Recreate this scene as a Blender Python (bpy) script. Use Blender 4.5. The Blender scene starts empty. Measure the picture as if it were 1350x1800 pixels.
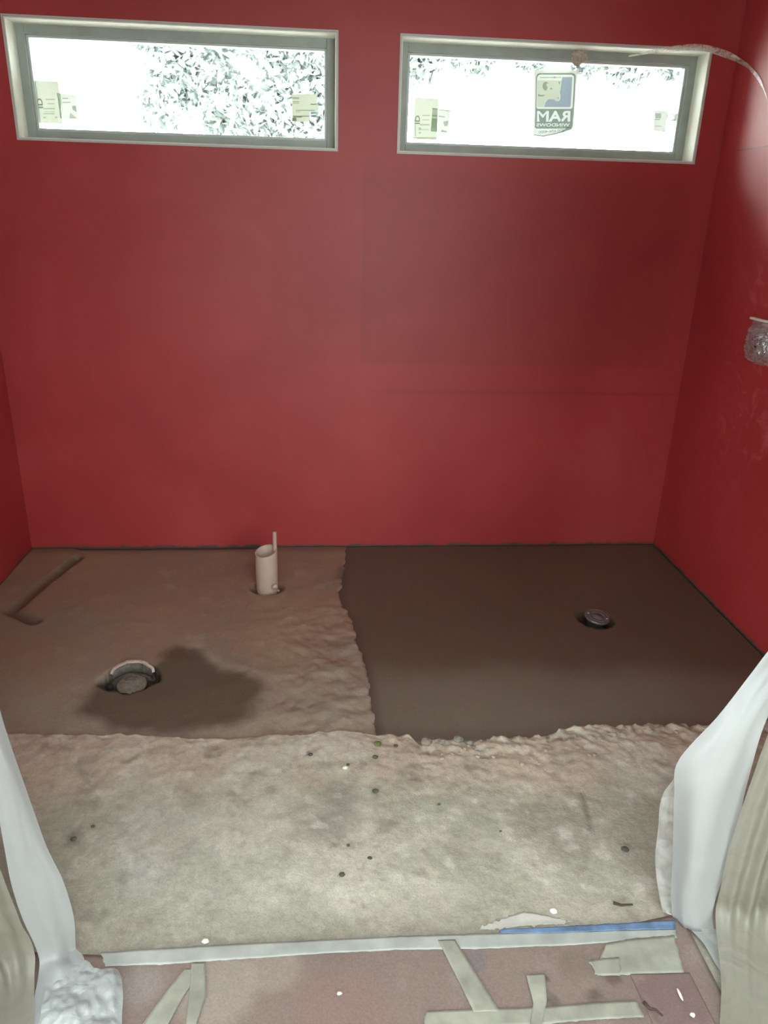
import bpy, bmesh, math, random
import numpy as np
from mathutils import Vector, Matrix, noise
random.seed(7)
S = bpy.context.scene
COL = S.collection

# ------------------------------------------------------------------ camera
F_PX, PITCH, YAW, ROLL = 1339.6, 0.3758, 0.0908, 0.0297
CAM = Vector((-0.1124, -3.3368, 1.5))
_cy, _sy = math.cos(YAW), math.sin(YAW)
FWD = Vector((_sy*math.cos(PITCH), _cy*math.cos(PITCH), -math.sin(PITCH)))
_r = Vector((_cy, -_sy, 0)); _u = _r.cross(FWD)
RT = _r*math.cos(ROLL) + _u*math.sin(ROLL)
UP = -_r*math.sin(ROLL) + _u*math.cos(ROLL)
cd = bpy.data.cameras.new('camera'); cam = bpy.data.objects.new('camera', cd); COL.objects.link(cam)
cam.matrix_world = Matrix(((RT.x, UP.x, -FWD.x, CAM.x), (RT.y, UP.y, -FWD.y, CAM.y), (RT.z, UP.z, -FWD.z, CAM.z), (0, 0, 0, 1)))
cd.sensor_fit = 'VERTICAL'; cd.sensor_height = 36; cd.lens = F_PX/1800*36
cd.clip_start = 0.02
S.camera = cam

# ------------------------------------------------------------------ world, lights, exposure
SKY = 15.0
S.view_settings.view_transform = 'Standard'; S.view_settings.look = 'None'
S.view_settings.gamma = 1; S.view_settings.use_curve_mapping = False
S.view_settings.exposure = 0.0
W = bpy.data.worlds.new('sky'); S.world = W; W.use_nodes = True
W.node_tree.nodes['Background'].inputs[0].default_value = (0.93, 1.0, 0.98, 1)
W.node_tree.nodes['Background'].inputs[1].default_value = SKY

def area(name, loc, rot, sx, sy, power, colr, portal=False):
    l = bpy.data.lights.new(name, 'AREA'); l.shape = 'RECTANGLE'; l.size = sx; l.size_y = sy
    l.energy = power; l.color = colr
    if portal: l.cycles.is_portal = True
    o = bpy.data.objects.new(name, l); COL.objects.link(o); o.location = loc; o.rotation_euler = rot
    return o
# window openings (x0, x1, z0, z1)
W1 = (-1.2527, -0.0403, 1.721, 2.1222)
W2 = (0.2059, 1.4268, 1.721, 2.1222)
W3 = (0.1, 2.2, 0.95, 2.3)  # unseen rear window, added for daylight from behind the camera
W4 = (-5.7, -3.9, 0.6, 2.4)                 # unseen window added in the left hall wall for light, y0 y1 z0 z1
FILL_SKYLIGHT = (-0.75, 0.75, -4.15, -3.25)     # unseen roof opening added in the hall for light, x0 x1 y0 y1
for w in (W1, W2):
    area('sky_portal', ((w[0]+w[1])/2, 0.165, (w[2]+w[3])/2), (math.radians(-90), 0, 0), w[1]-w[0], w[3]-w[2], 1, (1, 1, 1), True)
area('sky_portal', ((W3[0]+W3[1])/2, -6.225, (W3[2]+W3[3])/2), (math.radians(90), 0, 0), W3[1]-W3[0], W3[3]-W3[2], 1, (1, 1, 1), True)
area('sky_portal', ((FILL_SKYLIGHT[0]+FILL_SKYLIGHT[1])/2, (FILL_SKYLIGHT[2]+FILL_SKYLIGHT[3])/2, 2.745), (0, 0, 0), FILL_SKYLIGHT[1]-FILL_SKYLIGHT[0], FILL_SKYLIGHT[3]-FILL_SKYLIGHT[2], 1, (1, 1, 1), True)
area('sky_portal', (-3.205, (W4[0]+W4[1])/2, (W4[2]+W4[3])/2), (0, math.radians(-90), 0), W4[3]-W4[2], W4[1]-W4[0], 1, (1, 1, 1), True)

# ------------------------------------------------------------------ helpers
def P(u, v, y=None, z=None, x=None):
    """point of the place seen at photograph position (u, v), on a given plane"""
    d = FWD*F_PX + RT*(u-675) - UP*(v-900)
    if y is not None: t = (y-CAM.y)/d.y
    elif z is not None: t = (z-CAM.z)/d.z
    else: t = (x-CAM.x)/d.x
    return CAM + d*t

def link(name, me, mats, parent=None, smooth=False):
    o = bpy.data.objects.new(name, me); COL.objects.link(o)
    for m in (mats if isinstance(mats, (list, tuple)) else [mats]): me.materials.append(m)
    if parent: o.parent = parent
    if smooth:
        for p in me.polygons: p.use_smooth = True
    return o
def mesh(vs, fs, name='m'):
    me = bpy.data.meshes.new(name); me.from_pydata([tuple(v) for v in vs], [], fs); me.update(); return me
def struct(o): o['kind'] = 'structure'; return o
def tag(o, label, cat, group=None, kind=None):
    o['label'] = label; o['category'] = cat
    if group: o['group'] = group
    if kind: o['kind'] = kind
    return o
def empty(name, loc):
    o = bpy.data.objects.new(name, None); COL.objects.link(o); o.location = loc; o.empty_display_size = .05; return o
def local(o, parent):     # parts are modelled in world space; bring them under their thing
    o.parent = parent; o.matrix_parent_inverse = Matrix.Translation(-Vector(parent.location)); return o

class MB:
    def __init__(s): s.v = []; s.f = []
    def box(s, x0, x1, y0, y1, z0, z1):
        b = len(s.v)
        s.v += [(x, y, z) for z in (z0, z1) for y in (y0, y1) for x in (x0, x1)]
        s.f += [[b+i for i in q] for q in ((0, 2, 3, 1), (4, 5, 7, 6), (0, 1, 5, 4), (2, 6, 7, 3), (0, 4, 6, 2), (1, 3, 7, 5))]
        return s
    def grid(s, rows, close=False):
        b = len(s.v); n = len(rows[0])
        for r in rows: s.v += [tuple(p) for p in r]
        for i in range(len(rows)-1):
            for j in range(n if close else n-1):
                k = (j+1) % n
                s.f.append([b+i*n+j, b+i*n+k, b+(i+1)*n+k, b+(i+1)*n+j])
        return s
    def lathe(s, prof, c, seg=40, M=None, wob=0):
        rows = []
        for (r, z) in prof:
            row = []
            for k in range(seg):
                a = 2*math.pi*k/seg
                p = Vector((r*math.cos(a), r*math.sin(a), z))
                if wob: p += Vector((p.x, p.y, 0))*wob*noise.noise(Vector((math.cos(a)*2, math.sin(a)*2, z*30+c[0]*9)))
                if M: p = M @ p
                row.append(p+Vector(c))
            rows.append(row)
        return s.grid(rows, True)
    def tube(s, pts, r, seg=10):
        rows = []
        pts = [Vector(p) for p in pts]
        for i, p in enumerate(pts):
            t = (pts[min(i+1, len(pts)-1)]-pts[max(i-1, 0)]).normalized()
            a = t.cross(Vector((0.13, 0.2, 1))).normalized(); b = t.cross(a)
            rr = r(i/(len(pts)-1)) if callable(r) else r
            rows.append([p+(a*math.cos(2*math.pi*k/seg)+b*math.sin(2*math.pi*k/seg))*rr for k in range(seg)])
        b0 = len(s.v); s.grid(rows, True)
        s.f.append([b0+k for k in range(seg)][::-1]); s.f.append([b0+(len(pts)-1)*seg+k for k in range(seg)])
        return s
    def build(s, name, mats, parent=None, smooth=False, bevel=0):
        o = link(name, mesh(s.v, s.f), mats, None, smooth)
        if parent: local(o, parent)
        if bevel:
            m = o.modifiers.new('bevel', 'BEVEL'); m.width = bevel; m.segments = 2; m.limit_method = 'ANGLE'
        return o

def smooth01(x, a, b):
    t = np.clip((x-a)/(b-a+1e-9), 0, 1); return t*t*(3-2*t)
def fbm(X, Y, sc, oct=4, seed=0.0):
    out = np.zeros(X.size)
    xs, ys = X.ravel(), Y.ravel()
    for i in range(X.size):
        out[i] = noise.fractal(Vector((xs[i]*sc+seed, ys[i]*sc-seed, seed)), 0.9, 2.1, oct)
    return out.reshape(X.shape)
def polydist(X, Y, poly):
    """signed distance, negative inside"""
    x, y = X.ravel(), Y.ravel(); d = np.full(x.size, 1e9); ins = np.zeros(x.size, bool)
    n = len(poly)
    for i in range(n):
        ax, ay = poly[i][0], poly[i][1]; bx, by = poly[(i+1) % n][0], poly[(i+1) % n][1]
        ex, ey = bx-ax, by-ay; t = np.clip(((x-ax)*ex+(y-ay)*ey)/(ex*ex+ey*ey+1e-12), 0, 1)
        d = np.minimum(d, np.hypot(x-ax-t*ex, y-ay-t*ey))
        c = ((ay > y) != (by > y)) & (x < (bx-ax)*(y-ay)/(by-ay+1e-12)+ax); ins ^= c
    return np.where(ins, -d, d).reshape(X.shape)
def linedist(X, Y, pts):
    d = np.full(X.shape, 1e9)
    for (a, b) in zip(pts[:-1], pts[1:]):
        ex, ey = b[0]-a[0], b[1]-a[1]; t = np.clip(((X-a[0])*ex+(Y-a[1])*ey)/(ex*ex+ey*ey+1e-12), 0, 1)
        d = np.minimum(d, np.hypot(X-a[0]-t*ex, Y-a[1]-t*ey))
    return d
def heightfield(name, X, Y, Z, C, mat, skirt=0.05, smooth=True):
    ny, nx = X.shape
    V = np.stack([X, Y, Z], -1).reshape(-1, 3)
    idx = np.arange(ny*nx).reshape(ny, nx)
    Fq = np.stack([idx[:-1, :-1], idx[:-1, 1:], idx[1:, 1:], idx[1:, :-1]], -1).reshape(-1, 4).tolist()
    loop = list(idx[0, :])+list(idx[1:, -1])+list(idx[-1, -2::-1])+list(idx[-2:0:-1, 0])
    b = len(V); sk = V[loop].copy(); sk[:, 2] = sk[:, 2].min()-skirt; V = np.vstack([V, sk])
    n = len(loop)
    for k in range(n):
        Fq.append([int(loop[k]), b+k, b+(k+1) % n, int(loop[(k+1) % n])])
    Cc = np.vstack([C.reshape(-1, 3), C.reshape(-1, 3)[loop]])
    me = mesh(V.tolist(), Fq)
    at = me.color_attributes.new('stain', 'FLOAT_COLOR', 'POINT')
    at.data.foreach_set('color', np.hstack([Cc, np.ones((len(Cc), 1))]).astype(np.float32).ravel())
    return link(name, me, mat, None, smooth)

# ------------------------------------------------------------------ materials
def newmat(name):
    m = bpy.data.materials.new(name); m.use_nodes = True; nt = m.node_tree
    return m, nt, nt.nodes['Principled BSDF'], nt.nodes['Material Output']
def N(nt, t, **k):
    n = nt.nodes.new(t)
    for a, b in k.items(): setattr(n, a, b)
    return n
def nz(nt, scale, detail=5, rough=.55, vec=None, dist=0):
    n = N(nt, 'ShaderNodeTexNoise'); n.inputs['Scale'].default_value = scale; n.inputs['Detail'].default_value = detail
    n.inputs['Roughness'].default_value = rough; n.inputs['Distortion'].default_value = dist
    if vec is None:
        g = N(nt, 'ShaderNodeNewGeometry'); vec = g.outputs['Position']
    nt.links.new(vec, n.inputs['Vector']); return n.outputs['Fac']
def ramp(nt, fac, stops):
    r = N(nt, 'ShaderNodeValToRGB'); e = r.color_ramp.elements
    e[0].position, e[0].color = stops[0][0], (*stops[0][1], 1); e[1].position, e[1].color = stops[-1][0], (*stops[-1][1], 1)
    for p, c in stops[1:-1]:
        q = e.new(p); q.color = (*c, 1)
    nt.links.new(fac, r.inputs[0]); return r.outputs[0]
def mixc(nt, fac, a, b, mode='MIX'):
    m = N(nt, 'ShaderNodeMix', data_type='RGBA', blend_type=mode)
    for s, v in ((0, fac), (6, a), (7, b)):
        if isinstance(v, bpy.types.NodeSocket): nt.links.new(v, m.inputs[s])
        else: m.inputs[s].default_value = v if s == 0 else (*v, 1)
    return m.outputs[2]
def M_(nt, op, a, b=None, c=None):
    m = N(nt, 'ShaderNodeMath', operation=op)
    for i, v in enumerate((a, b, c)):
        if v is None: continue
        if isinstance(v, bpy.types.NodeSocket): nt.links.new(v, m.inputs[i])
        else: m.inputs[i].default_value = v
    return m.outputs[0]
def mr(nt, v, a, b, c=0, d=1):
    m = N(nt, 'ShaderNodeMapRange', interpolation_type='SMOOTHSTEP'); nt.links.new(v, m.inputs[0])
    for i, x in zip((1, 2, 3, 4), (a, b, c, d)): m.inputs[i].default_value = x
    return m.outputs[0]
def bump(nt, bs, h, strength, dist):
    b = N(nt, 'ShaderNodeBump'); b.inputs['Strength'].default_value = strength; b.inputs['Distance'].default_value = dist
    nt.links.new(h, b.inputs['Height']); nt.links.new(b.outputs[0], bs.inputs['Normal'])
def simple(name, col, rough=.6, metal=0, var=.12, scale=30, bmp=0, spec=.5):
    m, nt, bs, _ = newmat(name)
    f = nz(nt, scale)
    c = ramp(nt, f, [(.3, tuple(x*(1-var) for x in col)), (.7, tuple(min(1, x*(1+var)) for x in col))])
    nt.links.new(c, bs.inputs['Base Color']); bs.inputs['Roughness'].default_value = rough
    bs.inputs['Metallic'].default_value = metal; bs.inputs['Specular IOR Level'].default_value = spec
    if bmp: bump(nt, bs, f, .5, bmp)
    return m

def red_wall(name, which):
    m, nt, bs, _ = newmat(name)
    g = N(nt, 'ShaderNodeNewGeometry'); sp = N(nt, 'ShaderNodeSeparateXYZ'); nt.links.new(g.outputs['Position'], sp.inputs[0])
    X, Y, Z = sp.outputs
    big = nz(nt, 1.3, 3, .5, dist=.6); med = nz(nt, 6, 5, .6, dist=.8); fine = nz(nt, 260, 3, .6)
    c = ramp(nt, big, [(.3, (.38, .030, .032)), (.55, (.44, .042, .044)), (.72, (.49, .062, .064))])
    c = mixc(nt, mr(nt, med, .45, .8, 0, .35), c, (.52, .055, .06))
    if which == 'back':
        # second coat rolled on in a rectangle between the right window and the band
        ex = M_(nt, 'MULTIPLY', mr(nt, X, .062, .075), mr(nt, X, 1.46, 1.40))
        ez = M_(nt, 'MULTIPLY', mr(nt, Z, .868, .885), mr(nt, Z, 1.72, 1.60))
        c = mixc(nt, M_(nt, 'MULTIPLY', M_(nt, 'MULTIPLY', ex, ez), .32), c, (.27, .020, .024))
        b1 = M_(nt, 'MULTIPLY', mr(nt, Z, .742, .75), mr(nt, Z, .768, .757))
        c = mixc(nt, M_(nt, 'MULTIPLY', M_(nt, 'MULTIPLY', b1, mr(nt, X, .05, .3)), .35), c, (.27, .016, .018))
    if which == 'right':
        seam = M_(nt, 'MULTIPLY', mr(nt, Z, 1.757, 1.760), mr(nt, Z, 1.7655, 1.7625))
        seam = M_(nt, 'MULTIPLY', seam, mr(nt, Y, -.11, -.15))
        c = mixc(nt, M_(nt, 'MULTIPLY', seam, .6), c, (.10, .02, .02))
        sm = nz(nt, 9, 6, .7, dist=1.2)
        zone = M_(nt, 'MULTIPLY', mr(nt, Y, -.25, -.5), M_(nt, 'MULTIPLY', mr(nt, Z, .35, .8), mr(nt, Z, 1.7, 1.3)))
        c = mixc(nt, M_(nt, 'MULTIPLY', mr(nt, sm, .5, .62), M_(nt, 'MULTIPLY', zone, .5)), c, (.62, .14, .16))
    # dried mortar dragged on to the foot of the wall
    e = nz(nt, 22, 6, .7)
    foot = mr(nt, M_(nt, 'SUBTRACT', Z, M_(nt, 'MULTIPLY', e, .05)), -.006, -.022)
    c = mixc(nt, foot, c, (.10, .07, .055))
    nt.links.new(c, bs.inputs['Base Color'])
    r = mr(nt, fine, .3, .7, *((.50, .62) if which == 'right' else (.42, .52)))
    if which == 'right':
        bs.inputs['Anisotropic'].default_value = .9; bs.inputs['Anisotropic Rotation'].default_value = .25
        tg = N(nt, 'ShaderNodeTangent', direction_type='RADIAL', axis='Z'); nt.links.new(tg.outputs[0], bs.inputs['Tangent']); nt.links.new(r, bs.inputs['Roughness'])
    bs.inputs['Specular IOR Level'].default_value = 1.0 if which == 'right' else .65
    h = M_(nt, 'ADD', M_(nt, 'MULTIPLY', fine, .15), M_(nt, 'MULTIPLY', med, .5))
    bump(nt, bs, h, .22, .004)
    return m

def attr_mat(name, rough0, rough1, fine=.25, bmp=.003, spec=.4):
    m, nt, bs, _ = newmat(name)
    a = N(nt, 'ShaderNodeAttribute', attribute_name='stain')
    f = nz(nt, 55, 6, .7); g = nz(nt, 240, 3, .6)
    v = M_(nt, 'ADD', M_(nt, 'MULTIPLY', f, fine*2), 1-fine)
    v = M_(nt, 'MULTIPLY', v, mr(nt, g, .3, .7, .9, 1.1))
    cc = N(nt, 'ShaderNodeCombineXYZ')
    for i in range(3): nt.links.new(v, cc.inputs[i])
    c = mixc(nt, 1.0, a.outputs['Color'], cc.outputs[0], 'MULTIPLY')
    nt.links.new(c, bs.inputs['Base Color'])
    nt.links.new(mr(nt, f, .3, .7, rough0, rough1), bs.inputs['Roughness'])
    bs.inputs['Specular IOR Level'].default_value = spec
    bump(nt, bs, M_(nt, 'ADD', f, M_(nt, 'MULTIPLY', g, .3)), .6, bmp)
    return m

def film(name, col, transp, transl, rough=.25, gloss=.12, wr=25):
    m, nt, bs, out = newmat(name); nt.nodes.remove(bs)
    d = N(nt, 'ShaderNodeBsdfDiffuse'); t = N(nt, 'ShaderNodeBsdfTranslucent'); tr = N(nt, 'ShaderNodeBsdfTransparent'); g = N(nt, 'ShaderNodeBsdfGlossy')
    for s in (d, t): s.inputs['Color'].default_value = (*col, 1)
    g.inputs['Roughness'].default_value = rough; g.inputs['Color'].default_value = (.95, .97, 1, 1)
    f = nz(nt, wr, 4, .5, dist=1.5)
    b = N(nt, 'ShaderNodeBump'); b.inputs['Strength'].default_value = .5; b.inputs['Distance'].default_value = .006; nt.links.new(f, b.inputs['Height'])
    for s in (d, t, g): nt.links.new(b.outputs[0], s.inputs['Normal'])
    m1 = N(nt, 'ShaderNodeMixShader'); m1.inputs[0].default_value = transl; nt.links.new(d.outputs[0], m1.inputs[1]); nt.links.new(t.outputs[0], m1.inputs[2])
    m2 = N(nt, 'ShaderNodeMixShader'); m2.inputs[0].default_value = gloss; nt.links.new(m1.outputs[0], m2.inputs[1]); nt.links.new(g.outputs[0], m2.inputs[2])
    m3 = N(nt, 'ShaderNodeMixShader')
    nt.links.new(mr(nt, f, .35, .7, transp*.7, min(1, transp*1.3)), m3.inputs[0]); nt.links.new(m2.outputs[0], m3.inputs[1]); nt.links.new(tr.outputs[0], m3.inputs[2])
    nt.links.new(m3.outputs[0], out.inputs[0]); return m
def tint(name, col):
    m, nt, bs, out = newmat(name); nt.nodes.remove(bs)
    tr = N(nt, 'ShaderNodeBsdfTransparent'); tr.inputs[0].default_value = (*col, 1)
    d = N(nt, 'ShaderNodeBsdfDiffuse'); d.inputs[0].default_value = (*[c*.6 for c in col], 1)
    mx = N(nt, 'ShaderNodeMixShader'); mx.inputs[0].default_value = .12
    nt.links.new(tr.outputs[0], mx.inputs[1]); nt.links.new(d.outputs[0], mx.inputs[2]); nt.links.new(mx.outputs[0], out.inputs[0]); return m
def glass(name):
    m, nt, bs, out = newmat(name); nt.nodes.remove(bs)
    tr = N(nt, 'ShaderNodeBsdfTransparent'); tr.inputs[0].default_value = (.97, .99, .98, 1)
    g = N(nt, 'ShaderNodeBsdfGlossy'); g.inputs['Roughness'].default_value = .02
    fr = N(nt, 'ShaderNodeFresnel'); fr.inputs[0].default_value = 1.45
    mx = N(nt, 'ShaderNodeMixShader'); nt.links.new(fr.outputs[0], mx.inputs[0]); nt.links.new(tr.outputs[0], mx.inputs[1]); nt.links.new(g.outputs[0], mx.inputs[2])
    nt.links.new(mx.outputs[0], out.inputs[0]); return m

m_back = red_wall('red_membrane_back', 'back'); m_right = red_wall('red_membrane_right', 'right'); m_left = red_wall('red_membrane_left', 'left')
m_drywall = simple('white_drywall', (.72, .72, .69), .8, var=.04, scale=4)
m_reveal = simple('cream_reveal', (.90, .89, .80), .7, var=.06, scale=12, bmp=.002)
m_frame = simple('grey_window_frame', (.36, .41, .38), .45, var=.10, scale=14)
m_bead = simple('pale_glazing_bead', (.62, .68, .66), .4, var=.05)
m_glass = glass('window_glass')
m_slab = attr_mat('concrete_slab', .42, .62, .42, .004, spec=.5)
m_old = attr_mat('rough_old_concrete', .55, .8, .22, .004)
m_mortar = attr_mat('fresh_mortar', .34, .5, .10, .0012, .5)
m_paper = attr_mat('red_rosin_paper', .45, .65, .10, .0015, .3)
m_tape = simple('masking_tape', (.33, .33, .28), .6, var=.28, scale=14, bmp=.002)
m_tapeb = simple('bluish_tape', (.39, .41, .39), .6, var=.2, scale=15, bmp=.002)
m_blue = simple('blue_painter_tape', (.13, .21, .36), .6, var=.35, scale=30, bmp=.002)
m_pvc = simple('beige_pvc', (.56, .43, .35), .45, var=.05)
m_dark = simple('dark_dirt', (.025, .02, .016), .9)
m_iron = simple('drain_metal', (.20, .19, .20), .45, .5, var=.25, scale=60, bmp=.001)
m_iron2 = simple('dusty_cast_drain', (.13, .115, .095), .7, .1, var=.4, scale=50, bmp=.003)
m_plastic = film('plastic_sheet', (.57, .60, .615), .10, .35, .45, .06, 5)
m_plastic_shade = film('plastic_fold_shaded', (.36, .345, .29), .16, .30, .45, .05, 16)  # same plastic, shade of the folds put into a darker colour
m_wisp = film('clear_film', (.85, .86, .80), .5, .4, .2, .3, 60)
m_guard = film('clear_guard', (.84, .74, .75), .5, .4, .15, .3, 60)
m_ceil = simple('ceiling_white', (.70, .70, .68), .85, var=.03)

# ------------------------------------------------------------------ room shell
XL, XR = -1.4391, 1.5359
ZC = 2.62
def wall_with_holes(name, xs, zs, holes, y0, y1, mat):
    """solid wall in x-z with rectangular openings"""
    mb = MB()
    xs = sorted(set(xs+[h[0] for h in holes]+[h[1] for h in holes])); zs = sorted(set(zs+[h[2] for h in holes]+[h[3] for h in holes]))
    bm = bmesh.new(); vd = {}
    def V(x, y, z):
        k = (round(x, 5), round(y, 5), round(z, 5))
        if k not in vd: vd[k] = bm.verts.new(k)
        return vd[k]
    hole = lambda i, j: not (0 <= i < len(xs)-1 and 0 <= j < len(zs)-1) or any(h[0] <= (xs[i]+xs[i+1])/2 <= h[1] and h[2] <= (zs[j]+zs[j+1])/2 <= h[3] for h in holes)
    for i in range(len(xs)-1):
        for j in range(len(zs)-1):
            if hole(i, j): continue
            a, b, c, d = xs[i], xs[i+1], zs[j], zs[j+1]
            bm.faces.new([V(a, y0, c), V(b, y0, c), V(b, y0, d), V(a, y0, d)])
            bm.faces.new([V(a, y1, d), V(b, y1, d), V(b, y1, c), V(a, y1, c)])
            if hole(i-1, j): bm.faces.new([V(a, y0, d), V(a, y1, d), V(a, y1, c), V(a, y0, c)])
            if hole(i+1, j): bm.faces.new([V(b, y0, c), V(b, y1, c), V(b, y1, d), V(b, y0, d)])
            if hole(i, j-1): bm.faces.new([V(a, y0, c), V(a, y1, c), V(b, y1, c), V(b, y0, c)])
            if hole(i, j+1): bm.faces.new([V(a, y0, d), V(b, y0, d), V(b, y1, d), V(a, y1, d)])
    me = bpy.data.meshes.new(name); bm.to_mesh(me); bm.free()
    return struct(link(name, me, mat))
YP = -2.32       # doorway partition
wall_with_holes('wall_back', [XL-.12, XR+.12], [-.08, ZC], [W1, W2], 0, .16, m_back)
struct(MB().box(XL-.12, XL, YP, -.0005, -.08, ZC).build('wall_left', m_left))
struct(MB().box(XR, XR+.12, YP, -.0005, -.08, ZC).build('wall_right', m_right))
wall_with_holes('wall_front', [-3.1, 3.1], [-.02, ZC], [(-.84, .93, -.02, 2.1)], YP-.12, YP-.001, m_drywall)
struct(MB().box(-3.2, -3.1, -6.1, W4[0], -.02, ZC).box(-3.2, -3.1, W4[1], YP-.12, -.02, ZC).box(-3.2, -3.1, W4[0], W4[1], -.02, W4[2]).box(-3.2, -3.1, W4[0], W4[1], W4[3], ZC).build('wall_hall_left', m_drywall))
t = .05; ym = (W4[0]+W4[1])/2
struct(MB().box(-3.18, -3.12, W4[0], W4[0]+t, W4[2], W4[3]).box(-3.18, -3.12, W4[1]-t, W4[1], W4[2], W4[3]).box(-3.18, -3.12, W4[0]+t, W4[1]-t, W4[2], W4[2]+t).box(-3.18, -3.12, W4[0]+t, W4[1]-t, W4[3]-t, W4[3]).box(-3.17, -3.13, ym-.02, ym+.02, W4[2]+t, W4[3]-t).build('fill_window_4', m_frame))
struct(MB().box(3.1, 3.2, -6.1, YP-.12, -.02, ZC).build('wall_hall_right', m_drywall))
wall_with_holes('wall_rear', [-3.2, 3.2], [-.02, ZC], [W3], -6.22, -6.101, m_drywall)
k = FILL_SKYLIGHT
struct(MB().box(-3.2, k[0], -6.22, .16, ZC, ZC+.12).box(k[1], 3.2, -6.22, .16, ZC, ZC+.12).box(k[0], k[1], -6.22, k[2], ZC, ZC+.12).box(k[0], k[1], k[3], .16, ZC, ZC+.12).build('ceiling', m_ceil))

def build_window(name, w, yin, yf0, yf1, face, room=True):
    x0, x1, z0, z1 = w
    s = 1 if yf0 > yin else -1
    e = empty(name, ((x0+x1)/2, yf0, z0)); struct(e)
    t = .005
    a, b = min(yin, yf0), max(yin, yf0)
    MB().box(x0+.0005, x0+t, a, b, z0+.001, z1-.001).box(x1-t, x1-.0005, a, b, z0+.001, z1-.001).box(x0+t, x1-t, a, b, z0+.0005, z0+t).box(x0+t, x1-t, a, b, z1-t, z1-.0005).build('reveal', m_reveal, e)
    def ring(x0, x1, z0, z1, f, ya, yb):
        return MB().box(x0, x0+f, ya, yb, z0, z1).box(x1-f, x1, ya, yb, z0, z1).box(x0+f, x1-f, ya, yb, z0, z0+f).box(x0+f, x1-f, ya, yb, z1-f, z1)
    ya, yb = min(yf0, yf1), max(yf0, yf1)
    ring(x0+.001, x1-.001, z0+.001, z1-.001, face, ya, yb).build('frame', m_frame, e, bevel=.002)
    f2 = face+.001
    ring(x0+f2, x1-f2, z0+f2, z1-f2, .009, ya+.014, yb-.012).build('glazing_bead', m_bead, e, bevel=.001)
    yg = (ya+yb)/2+.008
    MB().box(x0+face, x1-face, yg, yg+.004, z0+face, z1-face).build('pane', m_glass, e)
    if room:   # thin corner bead round the opening on the room face
        ring(x0-.006, x1+.006, z0-.006, z1+.006, .006, yin-.003, yin+.001).build('corner_bead', m_bead, e)
    return e
build_window('window_1', W1, 0.0, .098, .158, .036)
build_window('window_2', W2, 0.0, .098, .158, .036)
build_window('fill_window_3', W3, -6.101, -6.16, -6.215, .05, False)
YG = .1335      # face of the stickers, just inside the glass

# ------------------------------------------------------------------ floors
ZS = 0.030
def edge_fn(pix, z):
    pts = sorted([(P(u, v, z=z).x, P(u, v, z=z).y) for u, v in pix]); xs = [p[0] for p in pts]; ys = [p[1] for p in pts]
    return lambda x: np.interp(x, xs, ys)
slab_edge = edge_fn([(-160, 1288), (0, 1288), (250, 1291), (330, 1297), (400, 1298), (480, 1290), (530, 1291), (560, 1284), (620, 1283), (670, 1291), (720, 1290), (735, 1303), (748, 1307), (760, 1298), (800, 1297), (830, 1302), (870, 1292), (930, 1292), (965, 1290), (990, 1277), (1030, 1271), (1100, 1272), (1240, 1270), (1400, 1262)], ZS)
def slab_z(x, y):
    e = float(slab_edge(x)); d = e-y
    n1 = noise.fractal(Vector((x*5, y*5, 1)), .9, 2.1, 4); n2 = noise.fractal(Vector((x*26, y*26, 4)), .8, 2.1, 4)
    rough = math.exp(-max(d, 0)/.09)*(.35+.65*float(smooth01(np.array(x), -.05, .25)))
    return ZS+.0025*n1+.0012*n2+rough*(.011*n2+.004*noise.noise(Vector((x*60, y*60, 2))))-rough*.006
# slab in front of the recess
nx, ny = 430, 118
xs = np.linspace(XL, XR, nx); tt = np.linspace(0, 1, ny)**1.15
X = np.repeat(xs[None, :], ny, 0)
jag = np.array([.007*noise.fractal(Vector((x*30, 3, 0)), .8, 2.1, 4) for x in xs])
E0 = slab_edge(xs)+jag*(.4+.6*smooth01(xs, -.1, .3))
YE = -2.318
Y = E0[None, :]+(YE-E0[None, :])*tt[:, None]
Z = np.vectorize(slab_z)(X, Y)
def rgb(c): return np.array(c)[None, None, :]
def blend(C, c, w): return C*(1-w[..., None])+rgb(c)*w[..., None]
n1 = fbm(X, Y, 2.2, 5, 3.1); n2 = fbm(X, Y, 9, 5, 8.2); n3 = fbm(X, Y, 30, 3, 5.5)
C = np.ones(X.shape+(3,))*rgb((.53, .45, .36))
C = blend(C, (.41, .405, .33), smooth01(-Y+.12*n1, 1.58, 1.78))
C = blend(C, (.60, .57, .49), smooth01(n1, .05, .5)*.7)
C = blend(C, (.33, .31, .26), smooth01(n2, .25, .7)*.55)
C = blend(C, (.60, .57, .50), smooth01(-n2, .35, .8)*.55)
C = blend(C, (.42, .33, .26), smooth01(n3+.6*n2, .45, .9)*smooth01(Y-E0[None, :], -.16, -.02)*.6)
def pw(u, v, z=ZS): p = P(u, v, z=z); return (p.x, p.y)
dk = polydist(X, Y, [pw(575, 1385), pw(625, 1375), pw(630, 1420), pw(612, 1490), pw(560, 1480), pw(520, 1465), pw(560, 1430)])+.03*n2
C = blend(C, (.27, .26, .23), smooth01(-dk, -.04, .05)*.62)
dk = polydist(X, Y, [pw(890, 1420), pw(1010, 1380), pw(1045, 1470), pw(1000, 1520), pw(880, 1460)])+.03*n2
C = blend(C, (.31, .29, .25), smooth01(-dk, -.04, .05)*.5)
dk = linedist(X, Y, [pw(1022, 1395), pw(1030, 1425), pw(1038, 1458)])
C = blend(C, (.20, .18, .15), smooth01(-dk, -.012, -.002)*.7)
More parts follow.
